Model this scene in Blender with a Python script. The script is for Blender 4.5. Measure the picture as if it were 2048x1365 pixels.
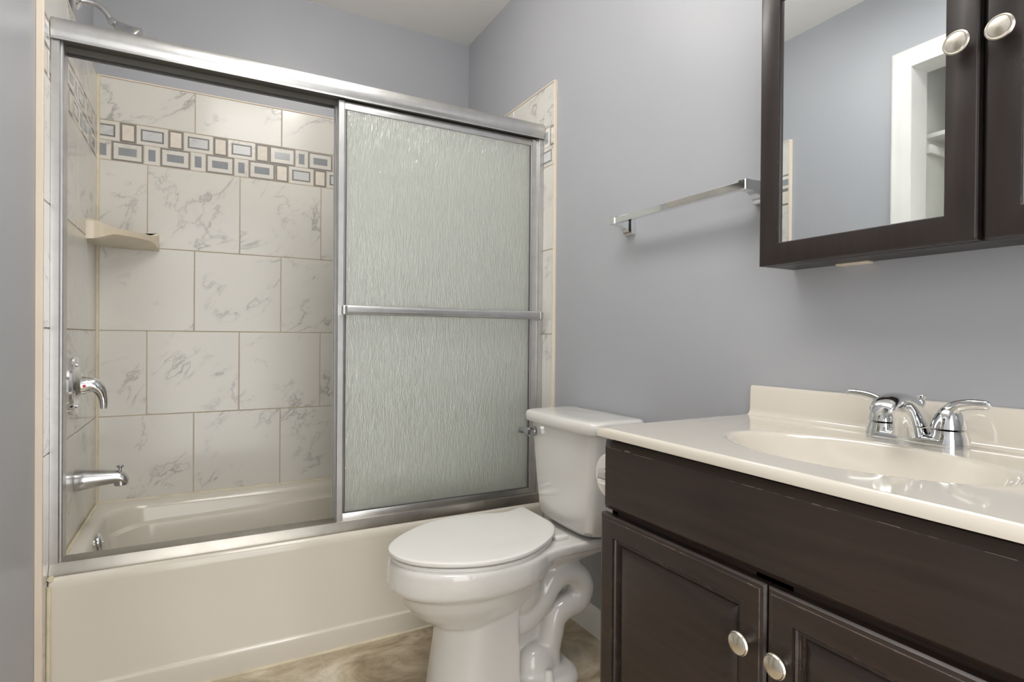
import bpy, bmesh, math, random
from mathutils import Vector, Matrix

for o in list(bpy.data.objects):
    bpy.data.objects.remove(o, do_unlink=True)
SC = bpy.context.scene
COL = SC.collection
PI = math.pi
random.seed(7)

# ------------------------------------------------------------------ camera
EYE = 1.0
YAW, PITCH, ROLL, FPX = 0.49986577, -0.00569292, -0.00801971, 1129.159
cy_, sy_ = math.cos(YAW), math.sin(YAW)
cp_, sp_ = math.cos(PITCH), math.sin(PITCH)
cr_, sr_ = math.cos(ROLL), math.sin(ROLL)
vx = Vector((cy_, -sy_, 0)); vd = Vector((sy_, cy_, 0)); vz = Vector((0, 0, 1))
fwd = vd*cp_ + vz*sp_
up0 = vz*cp_ - vd*sp_
right = vx*cr_ - up0*sr_
up = vx*sr_ + up0*cr_
cam_d = bpy.data.cameras.new('camera')
cam_d.sensor_fit = 'HORIZONTAL'; cam_d.sensor_width = 36.0
cam_d.lens = FPX*36.0/2048.0
cam_d.clip_start = 0.02
cam = bpy.data.objects.new('camera', cam_d); COL.objects.link(cam)
m = Matrix.Identity(4)
for i in range(3):
    m[i][0] = right[i]; m[i][1] = up[i]; m[i][2] = -fwd[i]
m[0][3], m[1][3], m[2][3] = 0, 0, EYE
cam.matrix_world = m
SC.camera = cam

# ------------------------------------------------------------------ light, exposure
SC.view_settings.view_transform = 'Standard'
SC.view_settings.look = 'None'
SC.view_settings.gamma = 1.0
SC.view_settings.exposure = 0.0
SC.view_settings.use_curve_mapping = False
world = bpy.data.worlds.new('world'); SC.world = world
world.use_nodes = True
bg = world.node_tree.nodes['Background']
bg.inputs[0].default_value = (1.0, 0.985, 0.96, 1)      # the bright room outside the bathroom door
bg.inputs[1].default_value = 3.6
FILL_CEILING = 17.0      # watts of the added ceiling fill panel
FILL_GLOBE = 8.0         # watts of the added fill globe in front of the tub
LAMP_VANITY = 0.35        # watts of each vanity bulb

# ------------------------------------------------------------------ sizes taken off the room
XL, XR, YB = -0.353, 1.157, 2.603          # faces of the tile
WL, WR, WB = -0.367, 1.167, 2.613          # faces of the painted walls
WF = -0.25
YT = 1.80                                  # where the tile ends
ZT, ZM1, ZM2, ZA, ZB, ZC, ZR = 1.9707, 1.8085, 1.6596, 1.338, 1.0151, 0.6886, 0.3597
CEIL = 2.471

# ------------------------------------------------------------------ materials
def nmat(name):
    m = bpy.data.materials.new(name); m.use_nodes = True
    return m, m.node_tree, m.node_tree.nodes['Principled BSDF']
def N(t, kind, **kw):
    n = t.nodes.new(kind)
    for k, v in kw.items(): setattr(n, k, v)
    return n
def L(t, a, b): t.links.new(a, b)
def ramp(t, fac, stops):
    r = N(t, 'ShaderNodeValToRGB')
    e = r.color_ramp.elements
    while len(e) > 1: e.remove(e[-1])
    e[0].position = stops[0][0]; e[0].color = (*stops[0][1], 1) if len(stops[0][1]) == 3 else stops[0][1]
    for p, c in stops[1:]:
        q = e.new(p); q.color = (*c, 1) if len(c) == 3 else c
    L(t, fac, r.inputs[0]); return r
def noise(t, vec, scale, detail=4, rough=.5, dist=0):
    n = N(t, 'ShaderNodeTexNoise')
    n.inputs['Scale'].default_value = scale; n.inputs['Detail'].default_value = detail
    n.inputs['Roughness'].default_value = rough; n.inputs['Distortion'].default_value = dist
    if vec is not None: L(t, vec, n.inputs['Vector'])
    return n
def mapping(t, vec, scale=(1,1,1), rot=(0,0,0), loc=(0,0,0)):
    n = N(t, 'ShaderNodeMapping'); n.inputs['Scale'].default_value = scale
    n.inputs['Rotation'].default_value = rot; n.inputs['Location'].default_value = loc
    L(t, vec, n.inputs[0]); return n.outputs[0]
def coords(t): return N(t, 'ShaderNodeTexCoord').outputs['Object']
def mixc(t, fac, a, b, mode='MIX'):
    n = N(t, 'ShaderNodeMix', data_type='RGBA', blend_type=mode)
    for inp, v in ((n.inputs[0], fac), (n.inputs[6], a), (n.inputs[7], b)):
        if isinstance(v, (int, float)): inp.default_value = v
        elif isinstance(v, tuple): inp.default_value = (*v, 1)
        else: L(t, v, inp)
    return n.outputs[2]
def math_(t, op, a, b=0.0):
    n = N(t, 'ShaderNodeMath', operation=op)
    for inp, v in ((n.inputs[0], a), (n.inputs[1], b)):
        if isinstance(v, (int, float)): inp.default_value = v
        else: L(t, v, inp)
    return n.outputs[0]
def bump(t, b, h, strength=.1, dist=.002):
    n = N(t, 'ShaderNodeBump'); n.inputs['Strength'].default_value = strength; n.inputs['Distance'].default_value = dist
    L(t, h, n.inputs['Height']); L(t, n.outputs[0], b.inputs['Normal']); return n

def simple(name, col, rough=.5, metal=0.0, coat=0.0, var=.04, vscale=6.0, spec=.5):
    """a plain material with a little procedural variation of tone and gloss"""
    m, t, b = nmat(name)
    c = coords(t); n = noise(t, c, vscale, 3)
    lo = tuple(max(0, x*(1-var)) for x in col); hi = tuple(x*(1+var) for x in col)
    r = ramp(t, n.outputs[0], [(.3, lo), (.7, hi)])
    L(t, r.outputs[0], b.inputs['Base Color'])
    b.inputs['Roughness'].default_value = rough; b.inputs['Metallic'].default_value = metal
    b.inputs['Coat Weight'].default_value = coat; b.inputs['Coat Roughness'].default_value = .05
    b.inputs['Specular IOR Level'].default_value = spec
    return m

def paint(name, col):
    m, t, b = nmat(name)
    c = coords(t)
    n = noise(t, c, 2.2, 3); r = ramp(t, n.outputs[0], [(.3, tuple(x*.98 for x in col)), (.7, tuple(x*1.02 for x in col))])
    L(t, r.outputs[0], b.inputs['Base Color']); b.inputs['Roughness'].default_value = .42
    b.inputs['Specular IOR Level'].default_value = .4
    n2 = noise(t, c, 260, 2); bump(t, b, n2.outputs[0], .12, .0006)
    return m

def marble(name, base, vein, cream):
    m, t, b = nmat(name)
    c = coords(t)
    a = N(t, 'ShaderNodeAttribute', attribute_name='tile_id')
    off = N(t, 'ShaderNodeCombineXYZ')
    L(t, math_(t, 'MULTIPLY', a.outputs['Fac'], 3.71), off.inputs[0])
    L(t, math_(t, 'MULTIPLY', a.outputs['Fac'], 1.93), off.inputs[1])
    L(t, math_(t, 'MULTIPLY', a.outputs['Fac'], 5.37), off.inputs[2])
    ad = N(t, 'ShaderNodeVectorMath', operation='ADD'); L(t, c, ad.inputs[0]); L(t, off.outputs[0], ad.inputs[1])
    v = mapping(t, ad.outputs[0], (1, 1, 1), (0.35, .75, .2))
    v2 = mapping(t, v, (1.0, 1.0, 2.1))
    n1 = noise(t, v2, 3.9, 7, .58, .5)
    ridge = math_(t, 'ABSOLUTE', math_(t, 'SUBTRACT', n1.outputs[0], .5))
    line = ramp(t, ridge, [(0, (1, 1, 1)), (.006, (.6, .6, .6)), (.019, (0, 0, 0))])
    n2 = noise(t, v, 5.5, 3, .6)
    mask = ramp(t, n2.outputs[0], [(.46, (0, 0, 0)), (.64, (1, 1, 1))])
    wide = ramp(t, ridge, [(0, (.22, .22, .22)), (.07, (0, 0, 0))])
    vv = math_(t, 'ADD', math_(t, 'MULTIPLY', line.outputs[0], mask.outputs[0]), math_(t, 'MULTIPLY', math_(t, 'MULTIPLY', wide.outputs[0], mask.outputs[0]), .8))
    n3 = noise(t, v, 2.6, 3)
    bc = mixc(t, n3.outputs[0], base, cream)
    L(t, mixc(t, math_(t, 'MULTIPLY', vv, .68), bc, vein), b.inputs['Base Color'])
    b.inputs['Roughness'].default_value = .16; b.inputs['Specular IOR Level'].default_value = .45
    return m

def wood(name, dark, light, axis='y'):
    m, t, b = nmat(name)
    c = coords(t)
    sc = {'y': (22, 1.4, 22), 'z': (22, 22, 1.4)}[axis]
    v = mapping(t, c, sc)
    n = noise(t, v, 3.0, 6, .6, .3); n2 = noise(t, c, 4.0, 3)
    r = ramp(t, n.outputs[0], [(.3, dark), (.7, light)])
    warm = mixc(t, math_(t, 'MULTIPLY', n2.outputs[0], .5), r.outputs[0], tuple(x*1.5 for x in light))
    # rubbed edges: where the bevelled normal leaves the true one the stain is worn through in places
    bv = N(t, 'ShaderNodeBevel'); bv.samples = 4; bv.inputs[0].default_value = .0024
    g = N(t, 'ShaderNodeNewGeometry')
    dt = N(t, 'ShaderNodeVectorMath', operation='DOT_PRODUCT'); L(t, bv.outputs[0], dt.inputs[0]); L(t, g.outputs['Normal'], dt.inputs[1])
    e = ramp(t, dt.outputs['Value'], [(.86, (1, 1, 1)), (.985, (0, 0, 0))])
    n3 = noise(t, c, 34, 4, .7); k = ramp(t, n3.outputs[0], [(.56, (0, 0, 0)), (.66, (1, 1, 1))])
    w = math_(t, 'MULTIPLY', math_(t, 'MULTIPLY', e.outputs[0], k.outputs[0]), .6)
    L(t, mixc(t, w, warm, (.30, .22, .17)), b.inputs['Base Color'])
    n4 = noise(t, c, 7, 4); rr = ramp(t, n4.outputs[0], [(.3, (.30,)*3), (.7, (.44,)*3)])
    L(t, rr.outputs[0], b.inputs['Roughness'])
    bump(t, b, n.outputs[0], .06, .0006)
    return m

def stone_floor(name):
    m, t, b = nmat(name)
    c = coords(t)
    n1 = noise(t, mapping(t, c, (1, 1.7, 1), (0, 0, .55)), 3.2, 9, .66, 1.2)
    n2 = noise(t, c, 60, 4, .7)
    r = ramp(t, n1.outputs[0], [(.30, (.19, .14, .085)), (.45, (.38, .30, .20)), (.55, (.52, .44, .32)), (.68, (.70, .63, .51))])
    c2 = mixc(t, .18, r.outputs[0], n2.outputs[0], 'OVERLAY')
    # faint seams of the stone-look tiles
    sep = N(t, 'ShaderNodeSeparateXYZ'); L(t, c, sep.inputs[0])
    def seam(comp, off, pitch):
        f = math_(t, 'FRACT', math_(t, 'DIVIDE', math_(t, 'SUBTRACT', comp, off), pitch))
        d = math_(t, 'ABSOLUTE', math_(t, 'SUBTRACT', f, .5))
        return math_(t, 'GREATER_THAN', d, .5 - .0022/pitch)
    s = math_(t, 'MAXIMUM', seam(sep.outputs[0], .2905, .457), seam(sep.outputs[1], 1.32, .457))
    L(t, mixc(t, math_(t, 'MULTIPLY', s, .35), c2, (.60, .55, .46)), b.inputs['Base Color'])
    b.inputs['Roughness'].default_value = .38
    bump(t, b, n1.outputs[0], .1, .001)
    return m

def rain_glass(name):
    m, t, b = nmat(name)
    c = coords(t)
    v = mapping(t, c, (1.0, 1.0, .17))
    n1 = noise(t, v, 185, 3, .6, .8)
    n2 = noise(t, mapping(t, c, (1, 1, .35)), 55, 2)
    h = math_(t, 'ADD', n1.outputs[0], math_(t, 'MULTIPLY', n2.outputs[0], .6))
    b.inputs['Base Color'].default_value = (.965, .985, .955, 1)
    b.inputs['Transmission Weight'].default_value = 1.0
    b.inputs['Roughness'].default_value = .34
    b.inputs['IOR'].default_value = 1.45
    bp = bump(t, b, h, .75, .0042)
    # milky layer added to brighten the clear moulded glass, more along its ridges
    st = ramp(t, n1.outputs[0], [(.30, (.775, .81, .735)), (.55, (.85, .88, .81)), (.75, (.89, .915, .865))])
    df = N(t, 'ShaderNodeBsdfDiffuse'); tr = N(t, 'ShaderNodeBsdfTranslucent'); gl = N(t, 'ShaderNodeBsdfGlossy')
    for q in (df, tr): L(t, st.outputs[0], q.inputs[0])
    for q in (df, gl): L(t, bp.outputs[0], q.inputs['Normal'])
    gl.inputs['Roughness'].default_value = .22; gl.inputs[0].default_value = (.95, .95, .95, 1)
    mx = N(t, 'ShaderNodeMixShader'); mx.inputs[0].default_value = .5; L(t, df.outputs[0], mx.inputs[1]); L(t, tr.outputs[0], mx.inputs[2])
    m2 = N(t, 'ShaderNodeMixShader'); m2.inputs[0].default_value = .50; L(t, b.outputs[0], m2.inputs[1]); L(t, mx.outputs[0], m2.inputs[2])
    m3 = N(t, 'ShaderNodeMixShader'); m3.inputs[0].default_value = .18; L(t, m2.outputs[0], m3.inputs[1]); L(t, gl.outputs[0], m3.inputs[2])
    L(t, m3.outputs[0], t.nodes['Material Output'].inputs[0])
    return m

def emit(name, col, s):
    m, t, b = nmat(name)
    b.inputs['Base Color'].default_value = (.9, .9, .88, 1)
    b.inputs['Emission Color'].default_value = (*col, 1); b.inputs['Emission Strength'].default_value = s
    return m

M_WALL = paint('grey_wall_paint', (.415, .425, .455))
M_CEIL = paint('ceiling_paint', (.88, .865, .83))
M_TRIMW = simple('white_gloss_trim', (.80, .79, .76), .35)
M_TILE = marble('marble_tile', (.685, .665, .62), (.28, .28, .28), (.725, .705, .655))
M_GROUT = simple('tan_grout', (.50, .42, .325), .9, var=.1, vscale=30)
M_EDGE = simple('cream_tile_edge', (.80, .70, .58), .45)
M_MLIGHT = marble('mosaic_light_marble', (.70, .67, .62), (.42, .40, .38), (.74, .71, .66))
M_MDARK = simple('mosaic_dark_frame', (.215, .205, .19), .35, var=.1, vscale=40)
M_MCREAM = simple('mosaic_cream_centre', (.76, .69, .60), .35, var=.05, vscale=60)
M_MGREY = simple('mosaic_grey_glass', (.30, .315, .335), .10, var=.05, vscale=20)
M_MWHITE = marble('mosaic_white_centre', (.61, .615, .62), (.33, .34, .35), (.66, .665, .67))
M_CAULK = simple('yellowed_caulk', (.70, .625, .47), .55, var=.12, vscale=14)
M_TUB = simple('tub_enamel', (.695, .65, .565), .18, coat=.3, var=.01)
M_PORC = simple('white_porcelain', (.735, .72, .69), .08, coat=.5, var=.01)
M_SEAT = simple('white_seat_plastic', (.80, .79, .76), .28, var=.01)
M_CHROME = simple('chrome', (.80, .81, .82), .07, 1.0, var=.03)
M_LEVER = simple('darkened_chrome', (.42, .43, .44), .09, 1.0, var=.2, vscale=60)  # chrome darkened to suggest the lever's dark reflections
M_DULL = simple('dulled_chrome', (.56, .56, .57), .22, 1.0, var=.15, vscale=25)
M_ALU = simple('brushed_aluminium', (.58, .58, .58), .33, 1.0, var=.05, vscale=30)
M_TRACKSHADE = simple('shade_toned_metal', (.15, .142, .125), .5, .6)
M_TRACK = simple('reflection_toned_aluminium', (.42, .395, .355), .30, 1.0, var=.08, vscale=20)  # aluminium darkened and warmed to carry the tub's reflection
M_ALUD = simple('black_gasket_rubber', (.09, .088, .085), .6)  # black mastic round the glass panes
M_NICKEL = simple('satin_nickel', (.74, .69, .61), .26, 1.0, var=.04, vscale=40)
M_MIRROR = simple('mirror_silver', (.89, .93, .945), .005, 1.0, var=.0)
M_COUNTER = simple('cream_cultured_marble', (.715, .665, .585), .10, coat=.8, var=.012, vscale=3)
M_WOOD = wood('espresso_wood', (.013, .0085, .007), (.034, .022, .018), 'y')
M_WOODZ = wood('espresso_wood_upright', (.012, .0085, .008), (.026, .0185, .0175), 'z')
M_SCUFF = simple('bare_wood_scuff', (.20, .145, .11), .7, var=.25, vscale=50)
M_BLACK = simple('gap_shade_black', (.006, .005, .005), .8)
M_SOAP = simple('almond_ceramic', (.70, .61, .47), .2, coat=.3)
M_FLOOR = stone_floor('stone_look_floor')
M_GLASS = rain_glass('rain_glass')
M_PAPER = simple('tissue_paper', (.83, .80, .75), .9)
M_RED = simple('red_dot', (.6, .06, .05), .4)
M_CLOSET = simple('closet_white', (.68, .68, .62), .6)

# ------------------------------------------------------------------ mesh helpers
def wloc(o):
    v = Vector((0, 0, 0))
    while o is not None:
        v += o.location; o = o.parent
    return v
def obj(name, bm, mat, parent=None, smooth=35, recalc=True):
    """link a bmesh drawn in room coordinates as ONE mesh object"""
    if recalc: bmesh.ops.recalc_face_normals(bm, faces=bm.faces[:])
    p = wloc(parent) if parent else None
    if p is None:
        xs = [v.co for v in bm.verts]
        p0 = Vector((sum(v.x for v in xs)/len(xs), sum(v.y for v in xs)/len(xs), min(v.z for v in xs)))
        off = p0
    else: off = p
    bmesh.ops.translate(bm, verts=bm.verts[:], vec=-off)
    me = bpy.data.meshes.new(name); bm.to_mesh(me); bm.free()
    for mm in (mat if isinstance(mat, (list, tuple)) else [mat]): me.materials.append(mm)
    if smooth:
        for f in me.polygons: f.use_smooth = True
        me.set_sharp_from_angle(angle=math.radians(smooth))
    o = bpy.data.objects.new(name, me); COL.objects.link(o)
    if parent: o.parent = parent
    else: o.location = off
    return o
def tag(o, label=None, cat=None, group=None, kind=None):
    if label: o['label'] = label
    if cat: o['category'] = cat
    if group: o['group'] = group
    if kind: o['kind'] = kind
    return o
def thing(name, loc, label, cat, group=None):
    o = bpy.data.objects.new(name, None); COL.objects.link(o)
    o.location = loc; o.empty_display_size = .05
    return tag(o, label, cat, group)
def struct(name, bm, mat, label, cat, smooth=0, parent=None):
    o = obj(name, bm, mat, parent, smooth)
    if parent is None: tag(o, label, cat, kind='structure')
    return o
NB = bmesh.new
def box(bm, x0, x1, y0, y1, z0, z1, bev=0, seg=2, mi=0):
    r = bmesh.ops.create_cube(bm, size=1)
    vs = r['verts']
    for v in vs:
        v.co = Vector(((x0+x1)/2 + v.co.x*(x1-x0), (y0+y1)/2 + v.co.y*(y1-y0), (z0+z1)/2 + v.co.z*(z1-z0)))
    fs = set(f for v in vs for f in v.link_faces)
    if bev:
        es = set(e for v in vs for e in v.link_edges)
        rr = bmesh.ops.bevel(bm, geom=list(es), offset=bev, segments=seg, profile=.5, affect='EDGES')
        fs = set(rr['faces']) | {f for f in fs if f.is_valid}
    for f in fs:
        if f.is_valid: f.material_index = mi
    return bm
def loft(bm, rings, cap0=True, cap1=True, closed=True, mi=0):
    vr = [[bm.verts.new(p) for p in r] for r in rings]
    n = len(vr[0])
    for a, b in zip(vr, vr[1:]):
        for i in range(n if closed else n-1):
            j = (i+1) % n
            try: f = bm.faces.new((a[i], a[j], b[j], b[i])); f.material_index = mi
            except ValueError: pass
    if cap0: bm.faces.new(vr[0][::-1]).material_index = mi
    if cap1: bm.faces.new(vr[-1]).material_index = mi
    return vr
def frame_of(d):
    d = Vector(d).normalized()
    a = Vector((0, 0, 1)) if abs(d.z) < .9 else Vector((1, 0, 0))
    u = d.cross(a).normalized(); return u, d.cross(u).normalized()
def tube(bm, pts, rad, n=16, sy=1.0, mi=0):
    """a swept round bar; rad a number or one per point"""
    pts = [Vector(p) for p in pts]
    if isinstance(rad, (int, float)): rad = [rad]*len(pts)
    rings = []; u = None
    for i, p in enumerate(pts):
        d = (pts[min(i+1, len(pts)-1)] - pts[max(i-1, 0)]).normalized()
        if u is None: u, w = frame_of(d)
        else:
            u = (u - d*u.dot(d)).normalized()
        w = d.cross(u)
        rings.append([p + u*math.cos(2*PI*k/n)*rad[i] + w*math.sin(2*PI*k/n)*rad[i]*sy for k in range(n)])
    loft(bm, rings, mi=mi); return bm
def lathe(bm, prof, origin, axis, n=32, mi=0):
    """prof: list of (distance along axis, radius)"""
    o = Vector(origin); d = Vector(axis).normalized(); u, w = frame_of(d)
    rings = [[o + d*t + u*math.cos(2*PI*k/n)*max(r, 1e-5) + w*math.sin(2*PI*k/n)*max(r, 1e-5) for k in range(n)] for t, r in prof]
    loft(bm, rings, mi=mi); return bm
def bez(pts, n=20):
    """smooth curve (Catmull-Rom) through points"""
    P = [Vector(p) for p in pts]; P = [P[0]*2-P[1]] + P + [P[-1]*2-P[-2]]
    out = []
    for i in range(1, len(P)-2):
        for k in range(n):
            t = k/n; a, b, c, d = P[i-1:i+3]
            out.append(.5*((2*b) + (c-a)*t + (2*a-5*b+4*c-d)*t*t + (3*b-a-3*c+d)*t**3))
    out.append(P[-2]); return out
def interp(tab, t):
    for (a, b), (c, d) in zip(tab, tab[1:]):
        if t <= c: return b + (d-b)*(t-a)/(c-a) if c > a else d
    return tab[-1][1]
def rrect(x0, x1, y0, y1, r, z, n=8):
    out = []
    for (cx, cy, a0) in ((x1-r, y1-r, 0), (x0+r, y1-r, PI/2), (x0+r, y0+r, PI), (x1-r, y0+r, 3*PI/2)):
        for k in range(n+1):
            a = a0 + PI/2*k/n; out.append(Vector((cx+r*math.cos(a), cy+r*math.sin(a), z)))
    return out
def egg(cx, cy, af, ab, b, z, n=48, p=2.0):
    """egg outline, front towards -x"""
    out = []
    for k in range(n):
        t = 2*PI*k/n; c, s = math.cos(t), math.sin(t)
        q = (abs(c)**p + abs(s)**p)**(-1/p)
        out.append(Vector((cx + (ab if c > 0 else af)*c*q, cy + b*s*q, z)))
    return out
def rectring(x, y0, y1, z0, z1):
    return [Vector((x, y0, z0)), Vector((x, y1, z0)), Vector((x, y1, z1)), Vector((x, y0, z1))]
def panel_loft(bm, y0, y1, z0, z1, steps, mi=0):
    """steps: (inset, x); rectangular rings for framed panels facing -x"""
    loft(bm, [rectring(x, y0+i, y1-i, z0+i, z1-i) for i, x in steps], mi=mi)

# ------------------------------------------------------------------ room shell
bm = NB(); box(bm, -1.2, WR+.1, WF-.1, WB+.1, -.06, 0)
struct('floor', bm, M_FLOOR, 'mottled beige stone-look floor tiles around the toilet', 'floor')
bm = NB(); box(bm, -1.2, WR+.1, WF-.1, WB+.1, CEIL, CEIL+.06)
struct('ceiling', bm, M_CEIL, 'plain off-white ceiling above the tub', 'ceiling')

def chamfer_tile(bm, f, s0, s1, z0, z1, h, base, ch, mi, lay, tid):
    """one tile on a wall; f maps (along, up, out) to the room"""
    rings = [[(s0, z0, base), (s1, z0, base), (s1, z1, base), (s0, z1, base)],
             [(s0, z0, h-ch), (s1, z0, h-ch), (s1, z1, h-ch), (s0, z1, h-ch)],
             [(s0+ch, z0+ch, h), (s1-ch, z0+ch, h), (s1-ch, z1-ch, h), (s0+ch, z1-ch, h)]]
    before = len(bm.faces)
    vr = loft(bm, [[Vector(f(*q)) for q in r] for r in rings], cap0=False, mi=mi)
    bm.faces.ensure_lookup_table()
    for fc in bm.faces[before:]: fc[lay] = tid
MOS = [M_TILE, M_GROUT, M_MLIGHT, M_MDARK, M_MCREAM, M_MGREY, M_MWHITE]
def tile_wall(f, s_lo, s_hi, rows, mos0, thick, sheet_at):
    """rows: (z0, z1, seam phase). f(s, z, out): out measured from the painted wall"""
    bm = NB(); lay = bm.faces.layers.float.new('tile_id')
    # grout bed
    pts = [[Vector(f(s, z, o)) for s, z in ((s_lo, 0), (s_hi, 0), (s_hi, ZT), (s_lo, ZT))] for o in (0, thick-.0014)]
    loft(bm, pts, mi=1)
    P, G = .3235, .0034
    for z0, z1, ph in rows:
        s = ph - math.ceil((ph - s_lo)/P)*P
        while s < s_hi:
            a, b = max(s+G/2, s_lo+.001), min(s+P-G/2, s_hi-.001)
            if b - a > .01:
                chamfer_tile(bm, f, a, b, z0+G/2, z1-G/2, thick, thick-.002, .0012, 0, lay, random.random()*9)
            s += P
    # mosaic band: two courses of framed pieces
    zc = (ZM1+ZM2)/2; PER = .157
    def rect(a, b, z0, z1, h, mi):
        if b - a < .003: return
        chamfer_tile(bm, f, a, b, z0, z1, h, thick-.002, .0004, mi, lay, random.random()*9)
    def piece(a, b, z0, z1, style, wide):
        lo, hi = max(a, s_lo+.0005), min(b, s_hi-.0005)
        if hi - lo < .004: return
        def inner(i): return (lo if lo > a else a+i), (hi if hi < b else b-i), z0+i, z1-i
        h = thick - .0006
        if style == 'A' and wide: seq = [(0, 2), (.0125, 3), (.0185, 6)]
        elif style == 'A': seq = [(0, 3), (.0065, 4)]
        elif wide: seq = [(0, 3), (.0055, 2), (.021, 5)]
        else: seq = [(0, 2), (.0135, 5)]
        for i, mi in seq:
            rect(*inner(i), h, mi); h += .0003
    k0 = int((s_lo - mos0)/PER) - 3; k1 = int((s_hi - mos0)/PER) + 3
    for k in range(k0, k1):
        st = ((k - sheet_at)//4) % 2; st1 = ((k + 1 - sheet_at)//4) % 2
        a = mos0 + k*PER
        up_w = a + .053
        piece(a, a+.0505, zc+.001, ZM1-.0017, 'AB'[st], False)
        piece(up_w, up_w+.1015, zc+.001, ZM1-.0017, 'AB'[st1], True)
        lw = a - .026
        piece(lw, lw+.1, ZM2+.0017, zc-.001, 'BA'[st], True)
        piece(lw+.103, lw+.154, ZM2+.0017, zc-.001, 'BA'[st1], False)
    return bm
ROWS = lambda p1, p2: [(ZM1, ZT, p1), (ZA, ZM2, p2), (ZB, ZA, p1), (ZC, ZB, p2), (ZR, ZC, p1), (.03, ZR, p2)]

# back wall
bm = NB(); box(bm, WL-.1, WR+.1, WB, WB+.1, 0, CEIL)
wall_back = struct('wall_back', bm, M_WALL, 'grey painted wall behind the tub above marble tile', 'wall')
bm = tile_wall(lambda s, z, o: (s, WB-o, z), XL, XR, ROWS(-.034, -.194), -.282, WB-YB, 0)
obj('tile_facing', bm, MOS, wall_back, 0)
bm = NB(); box(bm, XL, XR, YB-.001, WB, ZT, ZT+.0045)
obj('edge_trim', bm, M_EDGE, wall_back, 0)
# right wall
bm = NB(); box(bm, WR, WR+.1, WF, WB, 0, CEIL)
wall_right = struct('wall_right', bm, M_WALL, 'grey painted wall behind toilet, towel bar and vanity', 'wall')
bm = tile_wall(lambda s, z, o: (WR-o, s, z), YT+.002, YB, ROWS(2.118, 1.956), 1.8305, WR-XR, 1)
obj('tile_facing', bm, MOS, wall_right, 0)
bm = NB(); box(bm, XR-.0015, WR, YT-.006, YT+.003, 0, ZT+.004, .0015); box(bm, XR-.001, WR, YT, YB, ZT, ZT+.0045)
obj('edge_trim', bm, M_EDGE, wall_right, 0)
# left wall with the closet opening
CO0, CO1, COZ = .62, 1.262, 2.105
bm = NB()
box(bm, WL-.11, WL, CO1, WB, 0, CEIL); box(bm, WL-.11, WL, WF, CO0, 0, CEIL); box(bm, WL-.11, WL, CO0, CO1, COZ, CEIL)
wall_left = struct('wall_left', bm, M_WALL, 'grey painted wall at left edge beside the tiled tub end', 'wall')
bm = tile_wall(lambda s, z, o: (WL+o, s, z), YT+.002, YB, ROWS(2.40, 2.24), 1.873, XL-WL, 3)
obj('tile_facing', bm, MOS, wall_left, 0)
bm = NB(); box(bm, WL, XL+.0015, YT-.008, YT+.003, 0, ZT+.004, .0015); box(bm, WL, XL+.001, YT, YB, ZT, ZT+.0045)
obj('edge_trim', bm, M_EDGE, wall_left, 0)
# wall with the doorway behind the viewer
bm = NB()
box(bm, WL-.1, -.31, WF-.1, WF, 0, CEIL); box(bm, .52, WR+.1, WF-.1, WF, 0, CEIL); box(bm, -.31, .52, WF-.1, WF, 2.05, CEIL)
struct('wall_front', bm, M_WALL, 'grey painted wall with the doorway, behind the viewer', 'wall')
# closet behind the left wall
bm = NB()
CX = WL-.11
box(bm, CX-.62, CX-.58, .3, 1.36, 0, CEIL); box(bm, CX-.6, CX, CO1+.03, CO1+.07, 0, CEIL); box(bm, CX-.6, CX, .36, .40, 0, CEIL)
struct('wall_closet', bm, M_CLOSET, 'white closet walls seen in the cabinet mirror', 'wall')
# casing round the opening, and its jamb lining
bm = NB()
cw = .072
def casing_prof(bm):
    prof = [(0, .0), (0, .010), (.008, .016), (.02, .017), (.03, .013), (.05, .012), (.062, .009), (.072, .006), (.072, 0)]
    # jambs upright and head, mitred
    ring = []
    for d, o in prof[::-1]:
        # d from inner edge outwards is cw-d
        e = cw - d
        ring.append([(WL+o, CO1+e, 0), (WL+o, CO1+e, COZ+e), (WL+o, CO0-e, COZ+e), (WL+o, CO0-e, 0)])
    n = len(ring)
    V = [[bm.verts.new(p) for p in r] for r in ring]
    for i in range(n-1):
        for k in range(3):
            bm.faces.new((V[i][k], V[i][k+1], V[i+1][k+1], V[i+1][k]))
casing_prof(bm)
struct('trim_1', bm, M_TRIMW, 'white moulded casing round the closet opening in the mirror', 'trim', 40)
bm = NB()
box(bm, CX, WL+.002, CO1-.001, CO1+.02, 0, COZ+.02); box(bm, CX, WL+.002, CO0-.02, CO0+.001, 0, COZ+.02); box(bm, CX, WL+.002, CO0, CO1, COZ-.001, COZ+.02)
struct('trim_2', bm, M_TRIMW, 'white jamb lining inside the closet opening in the mirror', 'trim')
# closet shelf and its cleat
sh = thing('closet_shelf', (CX-.3, .85, 1.83), 'white closet shelf reflected in the cabinet mirror', 'shelf')
bm = NB(); box(bm, CX-.58, CX-.06, .40, CO1+.03, 1.852, 1.870, .001); obj('shelf_board', bm, M_TRIMW, sh)
bm = NB(); box(bm, CX-.58, CX-.06, CO1+.012, CO1+.03, 1.79, 1.826, .002); obj('cleat', bm, M_TRIMW, sh)
# baseboard on the right wall between tub and vanity
bm = NB()
prof = [(0, 0), (.013, 0), (.013, .066), (.011, .072), (.008, .076), (.006, .088), (.003, .094), (0, .094)]
loft(bm, [[Vector((WR-o, y, z)) for o, z in prof] for y in (.90, YT-.006)])
struct('baseboard_right', bm, M_TRIMW, 'white baseboard behind the toilet on the grey wall', 'baseboard', 30)

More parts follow.
